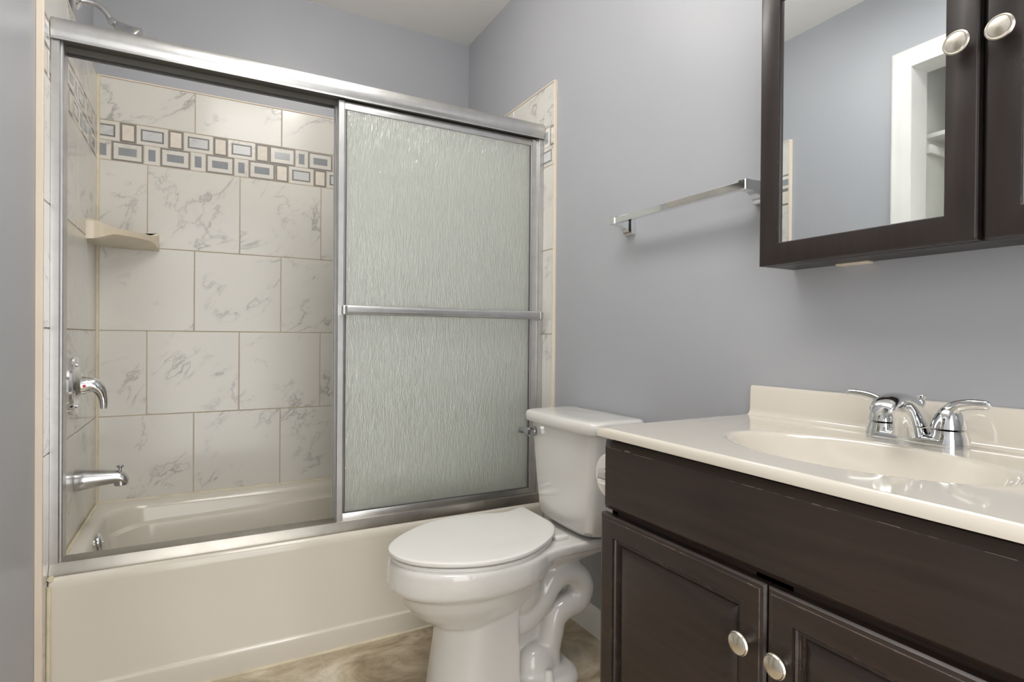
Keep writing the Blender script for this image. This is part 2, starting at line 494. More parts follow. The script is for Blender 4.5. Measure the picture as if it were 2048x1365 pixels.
# ------------------------------------------------------------------ bathtub
tub = thing('bathtub', (.402, 2.22, 0), 'off-white alcove bathtub with plain apron under the sliding glass doors', 'bathtub')
bm = NB()
X0, X1, Y1 = XL+.0015, XR-.0015, YB-.0015
def outer(z, y0, r=.006): return rrect(X0, X1, y0, Y1, r, z)
TZ = .366
rings = [outer(0, 1.838), outer(.060, 1.838), outer(.066, 1.8395), outer(.070, 1.846), outer(.074, 1.8475), outer(TZ-.030, 1.8495),
         outer(TZ-.016, 1.851), outer(TZ-.006, 1.856), outer(TZ-.001, 1.864), outer(TZ, 1.875),
         rrect(-.316, 1.07, 1.935, 2.542, .13, TZ-.002), rrect(-.306, 1.06, 1.945, 2.532, .125, TZ-.008),
         rrect(-.300, 1.052, 1.95, 2.526, .12, TZ-.022)]
def basin(i, z, dz=0):
    r = rrect(-.300+i*.55, 1.052-i*1.6, 1.95+i*.9, 2.526-i*.9, .12+i*.2, z)
    for v in r:
        v.z -= dz*max(0, (-v.x + .15))/.4
    return r
rings += [basin(.012, .325, .03), basin(.030, .318, .035), basin(.055, .20), basin(.08, .11), basin(.11, .08), basin(.2, .07)]
loft(bm, rings)
obj('tub_shell', bm, M_TUB, tub, 40)
bm = NB()
box(bm, X0+.004, X0+.19, 1.828, 1.840, -.0005, .007, .002)
box(bm, X0+.19, XR-.006, 1.830, 1.840, -.0005, .0065, .002)
tag(obj('floor_caulk', bm, M_CAULK, tub), 'yellowed caulk line along the floor')
bm = NB()
for a in (0,):
    tube(bm, [(XL+.001, YB-.006, TZ-.002), (XR-.001, YB-.006, TZ-.002)], .006, 10)
    tube(bm, [(XL+.0065, YT+.05, TZ-.002), (XL+.0065, YB-.001, TZ-.002)], .0065, 10)
    tube(bm, [(XR-.006, YT+.05, TZ-.002), (XR-.006, YB-.001, TZ-.002)], .006, 10)
tube(bm, [(XL+.0052, 1.837, 0.002), (XL+.0052, 1.847, TZ-.02)], .005, 10)
tag(obj('wall_caulk', bm, M_CAULK, tub), 'yellowed caulk where tub meets tile')
bm = NB()
lathe(bm, [(0, .031), (.004, .031), (.009, .027), (.0115, .015), (.012, 0)], (-.2935, 2.235, .326), (1, 0, .22), 28)
lathe(bm, [(.011, .004), (.014, .004), (.015, 0)], (-.2935, 2.235, .326), (1, 0, .22), 12)
ov = obj('overflow_plate', bm, M_CHROME, tub, 40); tag(ov, 'chrome overflow plate')
# caulk in the tile corner is part of the back wall
bm = NB(); tube(bm, [(XL+.001, YB-.001, TZ), (XL+.001, YB-.001, ZT)], .0075, 8)
struct('trim_3', bm, M_CAULK, 'yellowed caulk line up the left corner of the tile', 'caulk', 40)
bm = NB(); tube(bm, [(XR-.001, YB-.001, TZ), (XR-.001, YB-.001, ZT)], .006, 8)
struct('trim_4', bm, M_CAULK, 'yellowed caulk line up the right corner of the tile behind frosted glass', 'caulk', 40)

# ------------------------------------------------------------------ sliding shower doors
enc = thing('shower_door', (.402, 1.89, .366), 'silver framed sliding shower door with two rain glass panels', 'shower door')
bm = NB()
prof = [(1.868, 1.7745), (1.866, 1.778), (1.864, 1.782), (1.8615, 1.790), (1.861, 1.802), (1.8625, 1.814), (1.866, 1.823), (1.872, 1.8285), (1.930, 1.8285),
        (1.930, 1.755), (1.926, 1.755), (1.926, 1.772), (1.912, 1.772), (1.912, 1.758), (1.908, 1.758), (1.908, 1.7745)]
loft(bm, [[Vector((x, y, z)) for y, z in prof] for x in (XL+.001, XR-.001)])
box(bm, XL+.001, XR-.001, 1.8625, 1.866, 1.7705, 1.7745)
obj('header_rail', bm, M_ALU, enc, 40)
bm = NB(); box(bm, XL+.002, XR-.002, 1.9065, 1.9085, 1.756, 1.776); box(bm, XL+.002, XR-.002, 1.927, 1.929, 1.7535, 1.776); box(bm, XL+.002, XR-.002, 1.869, 1.929, 1.7725, 1.7765)  # dark strips paint the shade inside the header channel
tag(obj('track_shade', bm, M_TRACKSHADE, enc, 0), 'dark lining painting the shade in the header track')
bm = NB()
loft(bm, [[Vector((x, y, z)) for y, z in [(1.862, TZ-.001), (1.862, TZ+.008), (1.872, TZ+.030), (1.876, TZ+.032), (1.925, TZ+.032), (1.930, TZ+.012), (1.930, TZ-.001)]] for x in (XL+.001, XR-.001)])
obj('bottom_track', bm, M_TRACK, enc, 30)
def jamb(side):
    bm = NB()
    s, x = (1, XL+.0005) if side < 0 else (-1, XR-.0005)
    pr = [(0, 1.872), (.018, 1.872), (.0205, 1.8745), (.021, 1.880), (.024, 1.880), (.026, 1.882), (.026, 1.926), (.024, 1.928), (0, 1.928)]
    loft(bm, [[Vector((x+s*a, y, z)) for a, y in pr] for z in (TZ, 1.776)])
    return obj('wall_jamb', bm, M_ALU, enc, 30)
jamb(-1); jamb(1)
def panel(x0, x1, y, z0, z1, name, bw=.026, label=None):
    bm = NB()
    d = .009
    for a, b in ((x0, x0+bw), (x1-bw, x1)):
        pr = [(a, y-d+.003), (a+.003, y-d), (b-.006, y-d), (b-.004, y-d+.003), (b, y-d+.004), (b, y+d), (a, y+d)] if a == x0 else \
             [(a, y-d+.004), (a+.004, y-d+.003), (a+.006, y-d), (b-.003, y-d), (b, y-d+.003), (b, y+d), (a, y+d)]
        loft(bm, [[Vector((px, py, z)) for px, py in pr] for z in (z0, z1)])
    box(bm, x0+bw*.8, x1-bw*.8, y-d+.002, y+d-.002, z1-.026, z1, .002)
    box(bm, x0+bw*.8, x1-bw*.8, y-d+.002, y+d-.002, z0, z0+.036, .002)
    fr = obj(name, bm, M_ALU, enc, 30)
    if label: tag(fr, label)
    bm = NB(); box(bm, x0+bw-.006, x1-bw+.006, y-.0025, y+.0025, z0+.03, z1-.02)
    obj('rain_glass', bm, M_GLASS, fr, 0)
    bm = NB()
    gx0, gx1, gz0, gz1 = x0+bw-.001, x1-bw+.001, z0+.035, z1-.025
    w = .0045
    for bx in ((gx0, gx0+w, gz0, gz1), (gx1-w, gx1, gz0, gz1), (gx0, gx1, gz0, gz0+w)):
        box(bm, bx[0], bx[1], y-.0055, y+.0055, bx[2], bx[3], .001)
    obj('gasket', bm, M_ALUD, fr, 0)
    return fr
front = panel(.379, 1.131, 1.889, TZ+.018, 1.768, 'sliding_panel', label='front sliding panel with a bar across it')
panel(.374, 1.129, 1.916, TZ+.033, 1.768, 'sliding_panel', label='rear sliding panel hidden behind the front one')
# towel bar across the front panel
bm = NB()
BZ, BY = 1.086, 1.842
pr = [(BY+.007*math.cos(a)-.0, BZ+.0155*math.sin(a)) for a in [2*PI*k/20 for k in range(20)]]
loft(bm, [[Vector((x, y, z)) for y, z in pr] for x in (.398, 1.135)])
bar = obj('door_bar', bm, M_ALU, front, 40)
for x in (.393, 1.128):
    bm = NB(); box(bm, x-.006, x+.010, BY-.009, 1.881, BZ-.017, BZ+.014, .004, 3); obj('bar_bracket', bm, M_DULL, bar, 40)

# ------------------------------------------------------------------ shower fittings on the left wall
sx, syy = XL, 2.19
t = thing('showerhead', (sx, syy, 2.0), 'chrome shower head on bent arm above the door header', 'shower head')
bm = NB(); lathe(bm, [(0, .030), (.004, .030), (.012, .022), (.016, .012), (.017, 0)], (sx, syy, 2.036), (1, 0, 0), 28); tag(obj('flange', bm, M_CHROME, t), 'round chrome flange')
bm = NB(); tube(bm, bez([(sx+.005, syy, 2.036), (sx+.035, syy, 2.040), (sx+.060, syy, 2.034), (sx+.080, syy, 2.015), (sx+.091, syy, 1.994)], 8), .0085, 14)
obj('shower_arm', bm, M_DULL, t)
bm = NB()
d = Vector((.84, 0, -.50)).normalized(); p0 = Vector((sx+.090, syy, 1.996))
lathe(bm, [(-.004, .010), (.0, .0125), (.012, .0125), (.014, .0105), (.018, .0135), (.030, .018), (.05, .024), (.068, .034), (.075, .0365), (.080, .035), (.082, .027), (.083, 0)], p0, d, 28)
obj('spray_head', bm, M_DULL, t, 40)

t = thing('shower_valve', (XL, 2.16, .75), 'round chrome shower valve with curved lever on tiled end wall', 'shower valve')
bm = NB(); lathe(bm, [(0, .090), (.006, .090), (.012, .086), (.0145, .080), (.0125, .074), (.011, .062), (.014, .045), (.024, .034), (.027, .0)], (XL, 2.165, .842), (1, 0, 0), 48)
obj('escutcheon', bm, M_CHROME, t, 30)
bm = NB(); lathe(bm, [(.015, .030), (.030, .028), (.038, .0265), (.040, 0)], (XL, 2.165, .842), (1, 0, 0), 28)
hub = obj('lever_hub', bm, M_CHROME, t, 30)
bm = NB()
P = bez([(XL+.034, 2.165, .844), (XL+.052, 2.165, .842), (XL+.069, 2.165, .826), (XL+.078, 2.165, .797), (XL+.079, 2.165, .768)], 8)
tube(bm, P, [interp([(0, .026), (.35, .021), (.7, .0125), (1, .009)], i/(len(P)-1)) for i in range(len(P))], 16)
obj('lever', bm, M_CHROME, hub, 40)
bm = NB(); lathe(bm, [(0, .005), (.001, .005), (.0015, 0)], (XL+.0335, 2.137, .842), (.2, -1, 0), 10); tag(obj('red_marker', bm, M_RED, hub), 'small red hot mark')
for zz in (.905, .779):
    bm = NB(); lathe(bm, [(.011, .006), (.014, .0055), (.0155, 0)], (XL, 2.165, zz), (1, 0, 0), 14)
    obj('cover_screw', bm, M_DULL, t, 40)

t = thing('tub_spout', (XL, 2.2, .52), 'dulled chrome tub spout with diverter knob below the valve', 'tub spout')
bm = NB()
n = 24; rings = []
for x, zc, ry, rz in [(0, .541, .033, .034), (.004, .541, .034, .0345), (.03, .542, .031, .031), (.07, .543, .027, .0255), (.10, .543, .0245, .022), (.117, .541, .0235, .020), (.128, .537, .0225, .0185), (.136, .531, .020, .015), (.140, .526, .016, .010)]:
    rings.append([Vector((XL+x, 2.205+ry*math.cos(2*PI*k/n), zc+rz*math.sin(2*PI*k/n))) for k in range(n)])
loft(bm, rings)
lathe(bm, [(0, .019), (.020, .0185), (.022, .016), (.022, .0)], (XL+.119, 2.205, .535), (.06, 0, -1), 24)
obj('spout_body', bm, M_DULL, t, 45)
bm = NB(); lathe(bm, [(0, .0045), (.014, .0045), (.016, .0095), (.020, .010), (.022, .008), (.0225, 0)], (XL+.118, 2.205, .556), (0, 0, 1), 16)
obj('diverter_knob', bm, M_DULL, t, 40)

# ------------------------------------------------------------------ corner soap dish
t = thing('soap_dish', (XL, YB, 1.325), 'almond ceramic corner soap shelf on the marble tile', 'soap dish')
def dish_outline(k, z, lip=0):
    """corner, left wall end, front curve, back wall end; lip lifts the two ends"""
    a = Vector((XL, YB - .228*k, z)); b = Vector((XL + .199*k, YB, z))
    out = [Vector((XL, YB, z)), Vector((a.x, a.y, z+lip))]
    n = 22
    for i in range(1, n):
        s = i/n
        p = a.lerp(b, s) + Vector((.75, -.66, 0)).normalized()*(.052*k*math.sin(PI*s)**.7)
        e = min(1, max(0, (abs(2*s-1)-.45)/.55)); p.z += lip*e*e*(3-2*e)
        out.append(p)
    out.append(Vector((b.x, b.y, z+lip))); return out
bm = NB()
loft(bm, [dish_outline(.55, 1.332, -.006), dish_outline(.80, 1.337, -.010), dish_outline(.95, 1.346, -.020), dish_outline(1.0, 1.352, -.026), dish_outline(1.0, 1.371, .018), dish_outline(.97, 1.3745, .022), dish_outline(.92, 1.372, .018), dish_outline(.84, 1.363, .006), dish_outline(.3, 1.360)])
obj('dish_body', bm, M_SOAP, t, 40)

# ------------------------------------------------------------------ toilet
TY = 1.472
toi = thing('toilet', (.75, TY, 0), 'white two-piece toilet with lid down between tub and vanity', 'toilet')
def bake_remesh(o, vox, it):
    m1 = o.modifiers.new('r', 'REMESH'); m1.mode = 'VOXEL'; m1.voxel_size = vox; m1.use_smooth_shade = True
    m2 = o.modifiers.new('s', 'SMOOTH'); m2.factor = .5; m2.iterations = it
    bpy.context.view_layer.update()
    dg = bpy.context.evaluated_depsgraph_get()
    me = bpy.data.meshes.new_from_object(o.evaluated_get(dg))
    o.modifiers.clear(); old = o.data; nm = old.name; o.data = me; bpy.data.meshes.remove(old); me.name = nm
    for f in me.polygons: f.use_smooth = True
bm = NB()
# rim band and bowl
def bowl(z, tip, back, hw, cx=.68): return egg(cx, TY, cx-tip, back-cx, hw, z, 48, 2.15)
loft(bm, [bowl(.397, .455, .925, .176), bowl(.400, .450, .925, .180), bowl(.393, .443, .928, .184), bowl(.36, .437, .925, .184), bowl(.335, .434, .915, .180), bowl(.325, .440, .905, .172),
          bowl(.316, .455, .895, .156), bowl(.28, .475, .88, .142), bowl(.245, .505, .86, .122), bowl(.215, .545, .83, .098), bowl(.195, .60, .79, .06)][1:])
# deck carrying the tank
def deck(z, x1, hw0, hw1):
    return [Vector((.80, TY-hw0, z)), Vector((.90, TY-hw0*.86, z)), Vector((.97, TY-hw1*1.05, z)), Vector((x1, TY-hw1, z)), Vector((x1, TY+hw1, z)), Vector((.97, TY+hw1*1.05, z)), Vector((.90, TY+hw0*.86, z)), Vector((.80, TY+hw0, z))]
loft(bm, [deck(.399, 1.14, .150, .120), deck(.372, 1.14, .152, .118)])
def deck2(z, x0, x1, hw): return rrect(x0, x1, TY-hw, TY+hw, .03, z, 6)
loft(bm, [deck2(.375, .82, 1.13, .118), deck2(.355, .82, 1.10, .105), deck2(.335, .82, 1.04, .085), deck2(.31, .82, .97, .06)])
# rear bulge of the bowl
def ball(c, r, sx_=1, sy2=1, sz=1):
    bmesh.ops.create_uvsphere(bm, u_segments=24, v_segments=16, radius=1, matrix=Matrix.Translation(c) @ Matrix.Diagonal((r*sx_, r*sy2, r*sz, 1)))
ball((.80, TY, .275), .10, 1.0, 1.08, 1.05)
# pedestal: a U in plan with a sharp rear edge
def ped(z, tip, hw, xb=.778):
    out = [Vector((xb, TY-hw, z))]; n = 20; cx = tip+.13
    for k in range(n+1):
        a = PI*k/n; out.append(Vector((cx - .13*math.sin(a), TY - hw*math.cos(a), z)))
    out.append(Vector((xb, TY+hw, z))); return out
loft(bm, [ped(0, .545, .122), ped(.02, .547, .120), ped(.10, .558, .112), ped(.19, .572, .108), ped(.25, .585, .105)])
# web, trapway and foot
box(bm, .70, .93, TY-.045, TY+.045, .01, .30); box(bm, .86, 1.00, TY-.030, TY+.030, .14, .35)
for s in (-1, 1):
    yy = TY + s*.058
    P = bez([(.76, yy, .178), (.82, yy, .186), (.872, yy, .222), (.908, yy, .270), (.950, yy, .294), (1.000, yy, .280), (1.020, yy, .238), (1.000, yy, .200), (.955, yy, .190), (.925, yy, .168), (.914, yy, .125), (.902, yy, .075), (.895, yy, .02)], 8)
    tube(bm, P, [interp([(0, .037), (.3, .037), (.5, .041), (.75, .038), (.9, .037), (1, .045)], i/(len(P)-1)) for i in range(len(P))], 16)
    ball((.855, TY+s*.065, .045), .055, 1.15, .9, 1.15)
def foot(z, i): return rrect(.745+i, .985-i, TY-.158+i, TY+.158-i, .085-i*.5, z, 10)
loft(bm, [foot(0, 0), foot(.014, 0), foot(.026, .006), foot(.034, .018)])
bowl_o = obj('bowl', bm, M_PORC, toi, 0)
bake_remesh(bowl_o, .0055, 5)
# seat and lid: outline as found, the lid sits a little skew
def lid_outline(z, g=0.0):
    pts = [(.956, 1.500), (.956, 1.575), (.956, 1.648), (.951, 1.661), (.940, 1.664), (.915, 1.652), (.880, 1.641), (.845, 1.642), (.795, 1.660), (.740, 1.672), (.680, 1.673), (.600, 1.650),
           (.520, 1.600), (.468, 1.550), (.443, 1.505), (.438, 1.465), (.449, 1.420), (.478, 1.375), (.530, 1.334), (.595, 1.303), (.665, 1.288), (.740, 1.293), (.800, 1.315), (.860, 1.352), (.905, 1.392), (.940, 1.440), (.951, 1.470)]
    P = pts + pts[:1]
    c = Vector((.69, 1.48))
    out = []
    V = [Vector(p) for p in pts]; n = len(V)
    for i in range(n):
        a, b, cc, d = V[i-1], V[i], V[(i+1) % n], V[(i+2) % n]
        for k in range(4):
            t = k/4
            out.append(.5*((2*b) + (cc-a)*t + (2*a-5*b+4*cc-d)*t*t + (3*b-a-3*cc+d)*t**3))
    m_ = len(out); res = []
    for i in range(m_):
        tg = (out[(i+1) % m_] - out[i-1]).normalized()
        nrm = Vector((-tg.y, tg.x))          # points inwards or outwards depending on winding
        if (c - out[i]).dot(nrm) < 0: nrm = -nrm
        q = out[i] + nrm*g; res.append(Vector((q.x, q.y, z)))
    return res
def shrink(r, k, z):
    c = sum(r, Vector())/len(r)
    return [Vector((c.x+(p.x-c.x)*k, c.y+(p.y-c.y)*k, z)) for p in r]
bm = NB()
loft(bm, [lid_outline(.4150, .008), lid_outline(.4150, .003), lid_outline(.417, .0008), lid_outline(.4215, 0), lid_outline(.4255, .001), lid_outline(.4275, .004), lid_outline(.4285, .012), shrink(lid_outline(.4285, .012), .7, .4293)])
lid = obj('lid', bm, M_SEAT, toi, 40)
bm = NB()
loft(bm, [lid_outline(.3985, .016), lid_outline(.3985, .009), lid_outline(.401, .0065), lid_outline(.4065, .006), lid_outline(.4095, .008), lid_outline(.4105, .014), shrink(lid_outline(.4105, .014), .8, .4145)])
obj('seat', bm, M_SEAT, toi, 40)
for y in (1.405, 1.545):
    bm = NB(); box(bm, .915, .960, y-.013, y+.013, .398, .411, .003); obj('hinge', bm, M_SEAT, toi)
for s in (-1, 1):
    bm = NB(); lathe(bm, [(0, .0155), (.004, .0155), (.022, .011), (.026, .0085), (.0275, 0)], (.862, TY+s*.128, .030), (0, 0, 1), 20)
    obj('bolt_cap', bm, M_SEAT, toi, 50)
# tank
def tank(z, xf, hw, bow, r=.03):
    out = []
    base = rrect(xf, 1.158, TY-hw, TY+hw, r, z, 8)
    for v in base:
        if v.x < xf+.05:
            v.x -= bow*(1 - ((v.y-TY)/hw)**2)
        out.append(v)
    # extra points along the front are needed for the bow
    return out
def dens(r, n=6):
    o = []
    for i, a in enumerate(r):
        b = r[(i+1) % len(r)]
        k = n if i in (8, 17, 26, 35) else 1
        for j in range(k): o.append(a.lerp(b, j/k))
    return o
def tank2(z, xf, hw, bow, r=.03, xb=1.158):
    out = dens(rrect(xf, xb, TY-hw, TY+hw, r, z, 8))
    for v in out:
        if v.x < xf+.05:
            v.x -= bow*max(0, 1 - ((v.y-TY)/hw)**2)*(1 - (v.x-xf)/.05)
    return out
bm = NB()
loft(bm, [tank2(.404, 1.02, .120, .006, .05, 1.14), tank2(.412, .998, .140, .01, .045, 1.15), tank2(.430, .986, .151, .012, .035), tank2(.50, .983, .158, .012), tank2(.62, .978, .171, .012), tank2(.726, .974, .182, .012), tank2(.728, .98, .178, .012)])
obj('tank', bm, M_PORC, toi, 40)
bm = NB()
loft(bm, [tank2(.7245, .968, .190, .013, .03), tank2(.7245, .960, .197, .014, .032), tank2(.728, .9575, .200, .014, .034), tank2(.742, .9565, .2015, .014, .036, 1.16), tank2(.752, .958, .2, .014, .036, 1.16), tank2(.758, .963, .196, .014, .036, 1.158), tank2(.7605, .972, .188, .013, .034, 1.152), tank2(.7615, 1.0, .165, .008, .03, 1.13)])
obj('tank_lid', bm, M_PORC, toi, 45)
bm = NB()
lathe(bm, [(0, .016), (.006, .016), (.010, .012), (.011, 0)], (.971, 1.612, .690), (-1, 0, 0), 20)
box(bm, .936, .962, 1.594, 1.628, .675, .704, .006, 1)
P = [(.953, 1.612, .690), (.949, 1.640, .690), (.944, 1.668, .688)]
tube(bm, bez(P, 6), [.0095]*6 + [.0085]*7, 12, 1.3)
tag(obj('flush_lever', bm, M_LEVER, toi, 30), 'chrome flush lever')

# ------------------------------------------------------------------ vanity cabinet
VX, VY0, VY1, VZ = .706, .146, .912, .796
MID = .5315
van = thing('vanity_cabinet', (.93, .53, 0), 'worn espresso wood vanity cabinet with two raised-panel doors', 'vanity cabinet')
bm = NB()
box(bm, VX+.020, WR-.002, VY0+.006, VY0+.024, .09, .8025); box(bm, VX+.020, WR-.002, VY1-.030, VY1-.012, .09, .8025)
box(bm, VX+.020, WR-.002, VY0+.006, VY1-.012, .09, .108); box(bm, WR-.012, WR-.002, VY0+.006, VY1-.012, .09, .78)
box(bm, VX+.020, VX+.038, VY0+.006, VY1-.012, .62, .8025); box(bm, VX+.020, VX+.038, MID-.03, MID+.03, .09, .8025)
box(bm, VX+.085, WR-.01, VY0+.03, VY1-.03, 0, .092)
obj('carcass', bm, M_WOOD, van, 0)
bm = NB()
panel_loft(bm, VY0, VY1, .6575, VZ, [(.001, VX+.0195), (0, VX+.018), (0, VX+.0125), (.0015, VX+.0105), (.0105, VX+.0025), (.0115, VX+.001), (.013, VX)])
dfr = obj('drawer_front', bm, M_WOOD, van, 20)
def scuffs(parent, spots):
    bm = NB()
    for x, y, z, ly, lz in spots: box(bm, x-.0003, x+.001, y-ly/2, y+ly/2, z-lz/2, z+lz/2)
    tag(obj('scuff_marks', bm, M_SCUFF, parent, 0), 'pale rubbed scuffs along the edge', kind='stuff')
rs = random.Random(11)
sp = [(VX+.0007, rs.uniform(VY0+.02, VY1-.02), VZ-.0122+rs.uniform(-.0004, .0004), rs.uniform(.002, .03)*rs.random(), rs.uniform(.0003, .0008)) for _ in range(34)]
sp += [(VX+.0004, VY1-.078, VZ-.0105, .014, .002), (VX+.0004, VY1-.12, VZ-.0122, .05, .0005), (VX+.0004, VY1-.04, VZ-.0122, .04, .0005)]
scuffs(dfr, sp)
steps = [(.001, VX+.0195), (0, VX+.018), (0, VX+.006), (.003, VX+.0025), (.008, VX+.001), (.009, VX), (.0405, VX), (.0405, VX+.0050), (.0435, VX+.0035), (.0455, VX+.0065), (.049, VX+.0065), (.050, VX+.013), (.0535, VX+.013), (.056, VX+.0105), (.066, VX+.0055), (.078, VX+.0030), (.082, VX+.0022)]
for i, (a, b, ky) in enumerate(((MID+.0015, VY1+.004, MID+.030), (VY0-.004, MID-.0015, MID-.030))):
    bm = NB(); panel_loft(bm, a, b, .10, .6485, steps)
    dr = obj('door', bm, M_WOOD, van, 20)
    sp = [(VX+.0006, rs.uniform(a+.01, b-.01), .6485-.0086+rs.uniform(-.0004, .0004), rs.uniform(.003, .05)*rs.random(), rs.uniform(.0003, .0007)) for _ in range(22)]
    ye = a+.0086 if i == 0 else b-.0086
    sp += [(VX+.0006, ye+rs.uniform(-.0003, .0003), rs.uniform(.52, .64), rs.uniform(.0003, .0008), rs.uniform(.002, .015)) for _ in range(10)]
    scuffs(dr, sp)
    kz = .556 if i == 0 else .553
    bm = NB(); lathe(bm, [(-.001, .006), (.006, .0055), (.012, .007), (.0145, .0155), (.017, .0172), (.0195, .0172), (.021, .0155), (.0225, .0150), (.0255, .010), (.0265, 0)], (VX, ky, kz), (-1, 0, 0), 32)
    tag(obj('knob', bm, M_NICKEL, dr, 35), 'round satin nickel knob')

# ------------------------------------------------------------------ vanity top with basin
top = thing('vanity_countertop', (.93, .53, .803), 'glossy cream cultured marble vanity top with integral oval basin', 'countertop')
TX0, TX1, TY0, TY1, TZt = .695, WR-.001, .135, .913, .823
bcx, bcy, bax, bay = .902, .527, .127, .213
angs = sorted([2*PI*k/72 for k in range(72)] + [math.atan2(y-bcy, x-bcx) % (2*PI) for x in (TX0, TX1) for y in (TY0, TY1)])
def rect_at(a, ins):
    c, s = math.cos(a), math.sin(a)
    k = min(((TX1-ins if c > 0 else TX0+ins)-bcx)/c if abs(c) > 1e-6 else 9, ((TY1-ins if s > 0 else TY0+ins)-bcy)/s if abs(s) > 1e-6 else 9)
    return bcx+c*k, bcy+s*k
def rr(ins, z): return [Vector((*rect_at(a, ins), z)) for a in angs]
def el(k, z, dx=0, m_=1.0): 
    out = []
    for a in angs:
        # polar angle on the ellipse
        c, s = math.cos(a), math.sin(a); q = 1/math.sqrt((c/(bax*k))**2 + (s/(bay*k*m_))**2)
        out.append(Vector((bcx+dx+c*q, bcy+s*q, z)))
    return out
def sink_z(k):
    u_ = .123*(1-k**2.4)/.0042
    return TZt - .0042*(u_ if u_ > 30 else math.log(1+math.exp(u_)))
bm = NB()
loft(bm, [el(1.04, .8035), rr(.006, .8035), rr(.001, .8045), rr(0, .807), rr(.0, .817), rr(.0015, .8215), rr(.004, TZt), rr(.007, TZt), el(1.20, TZt), el(1.17, TZt)] + [el(k, sink_z(k)) for k in (1.14, 1.11, 1.08, 1.06, 1.04, 1.025, 1.01, 1.0, .99, .98, .97, .96)], cap0=False, cap1=False)
obj('countertop', bm, M_COUNTER, top, 50)
bm = NB()
loft(bm, [el(k, sink_z(k)) for k in (.96, .95, .94, .92, .90, .87, .84, .80, .75, .70, .62, .54, .45, .35, .25, .15)], cap0=False)
loft(bm, [el(1.03, .803), el(1.01, .78), el(.93, .735), el(.75, .70), el(.1, .69)], cap0=False)
bs = obj('basin', bm, M_COUNTER, top, 60, recalc=True)
bm = NB(); lathe(bm, [(0, .024), (.002, .024), (.004, .02), (.0045, 0)], (bcx, bcy, TZt-.123), (0, 0, 1), 28); tag(obj('drain', bm, M_CHROME, bs), 'chrome drain')
bm = NB()
def bsp(x, z): return [Vector((x, y, z)) for y in (TY0, TY1)]
pr = [(TX1, TZt-.004), (WR-.034, TZt-.004), (WR-.034, TZt+.0005), (WR-.028, TZt+.002), (WR-.0235, TZt+.007), (WR-.022, TZt+.014), (WR-.0205, .885), (WR-.0185, .890), (WR-.015, .8915), (TX1, .8915)]
loft(bm, [[Vector((x, y, z)) for x, z in pr] for y in (TY0, TY1-.004)])
obj('backsplash', bm, M_COUNTER, top, 40)

# ------------------------------------------------------------------ faucet
fa = thing('faucet', (1.09, .527, TZt), 'chrome two-handle centerset faucet behind the oval basin', 'faucet')
FX, FY = 1.092, .527
def stadium(z, ly, r, n=12, dx=0):
    out = []
    for k in range(n+1):
        a = PI*k/n; out.append(Vector((FX+dx+r*math.cos(a), FY+ly+r*math.sin(a), z)))
    for k in range(n+1):
        a = PI+PI*k/n; out.append(Vector((FX+dx+r*math.cos(a), FY-ly+r*math.sin(a), z)))
    return out
bm = NB()
loft(bm, [stadium(TZt, .051, .0295), stadium(TZt+.009, .051, .0295), stadium(TZt+.0135, .051, .0285), stadium(TZt+.017, .051, .025), stadium(TZt+.0185, .05, .017)])
for s in (-1, 1):
    lathe(bm, [(.012, .0290), (.016, .0285), (.020, .0268), (.0245, .0255), (.029, .0250), (.030, 0)], (FX, FY+s*.051, TZt), (0, 0, 1), 32)
base = obj('faucet_base', bm, M_CHROME, fa, 40)
# spout: solid flared body whose head reaches forward over the basin
bm = NB()
secs = []
for ux, uz, tx, tz, hw in [(1.050, .836, 1.120, .836, .0250), (1.0475, .852, 1.115, .856, .0218), (1.043, .867, 1.105, .877, .0192), (1.037, .878, 1.089, .8945, .0177), (1.030, .8848, 1.069, .9055, .0175), (1.020, .888, 1.047, .9110, .0183),
                           (1.010, .8870, 1.030, .9125, .0200), (.999, .8840, 1.012, .9105, .0210), (.990, .8805, .997, .9045, .0205), (.983, .8775, .9865, .8955, .0180), (.981, .8765, .982, .8865, .0125), (.9815, .8775, .9815, .8805, .006)]:
    U = Vector((ux, FY, uz)); T = Vector((tx, FY, tz)); cc = (U+T)/2; hv = (T-U)/2
    ring = []; pw = 3.4 - 1.3*min(1, max(0, (1.045-ux)/.04))
    for k in range(32):
        t_ = 2*PI*k/32; c, s = math.cos(t_), math.sin(t_); q = (abs(c)**pw+abs(s)**pw)**(-1/pw)
        ring.append(cc + hv*c*q + Vector((0, 1, 0))*hw*s*q)
    secs.append(ring)
loft(bm, secs)
lathe(bm, [(0, .0095), (.007, .0095), (.007, .007), (.002, .006)], (.999, FY, .8865), (-.2, 0, -1), 20)
obj('spout', bm, M_CHROME, fa, 50)
for s in (-1, 1):
    bm = NB()
    lathe(bm, [(.0308, .0240), (.032, .0258), (.037, .0252), (.046, .0226), (.056, .0182), (.064, .0128), (.069, .0065), (.0705, 0)], (FX, FY+s*.051, TZt), (0, 0, 1), 32)
    P = bez([(FX-.004, FY+s*.049, TZt+.046), (FX-.005, FY+s*.054, TZt+.060), (FX-.006, FY+s*.064, TZt+.0695), (FX-.008, FY+s*.080, TZt+.0745), (FX-.011, FY+s*.098, TZt+.0765), (FX-.014, FY+s*.113, TZt+.0765)], 6)
    tube(bm, P, [interp([(0, .0145), (.2, .0125), (.45, .0095), (.8, .0085), (.95, .0075), (1, .003)], i/(len(P)-1)) for i in range(len(P))], 14, .62)
    obj('handle', bm, M_CHROME, fa, 45)
bm = NB(); lathe(bm, [(0, .0035), (.052, .0035), (.053, .006), (.062, .006), (.064, .0045), (.072, .0078), (.0735, .0075), (.074, 0)], (FX+.028, FY+.004, TZt+.008), (0, 0, 1), 16)
obj('lift_rod', bm, M_CHROME, fa, 40)

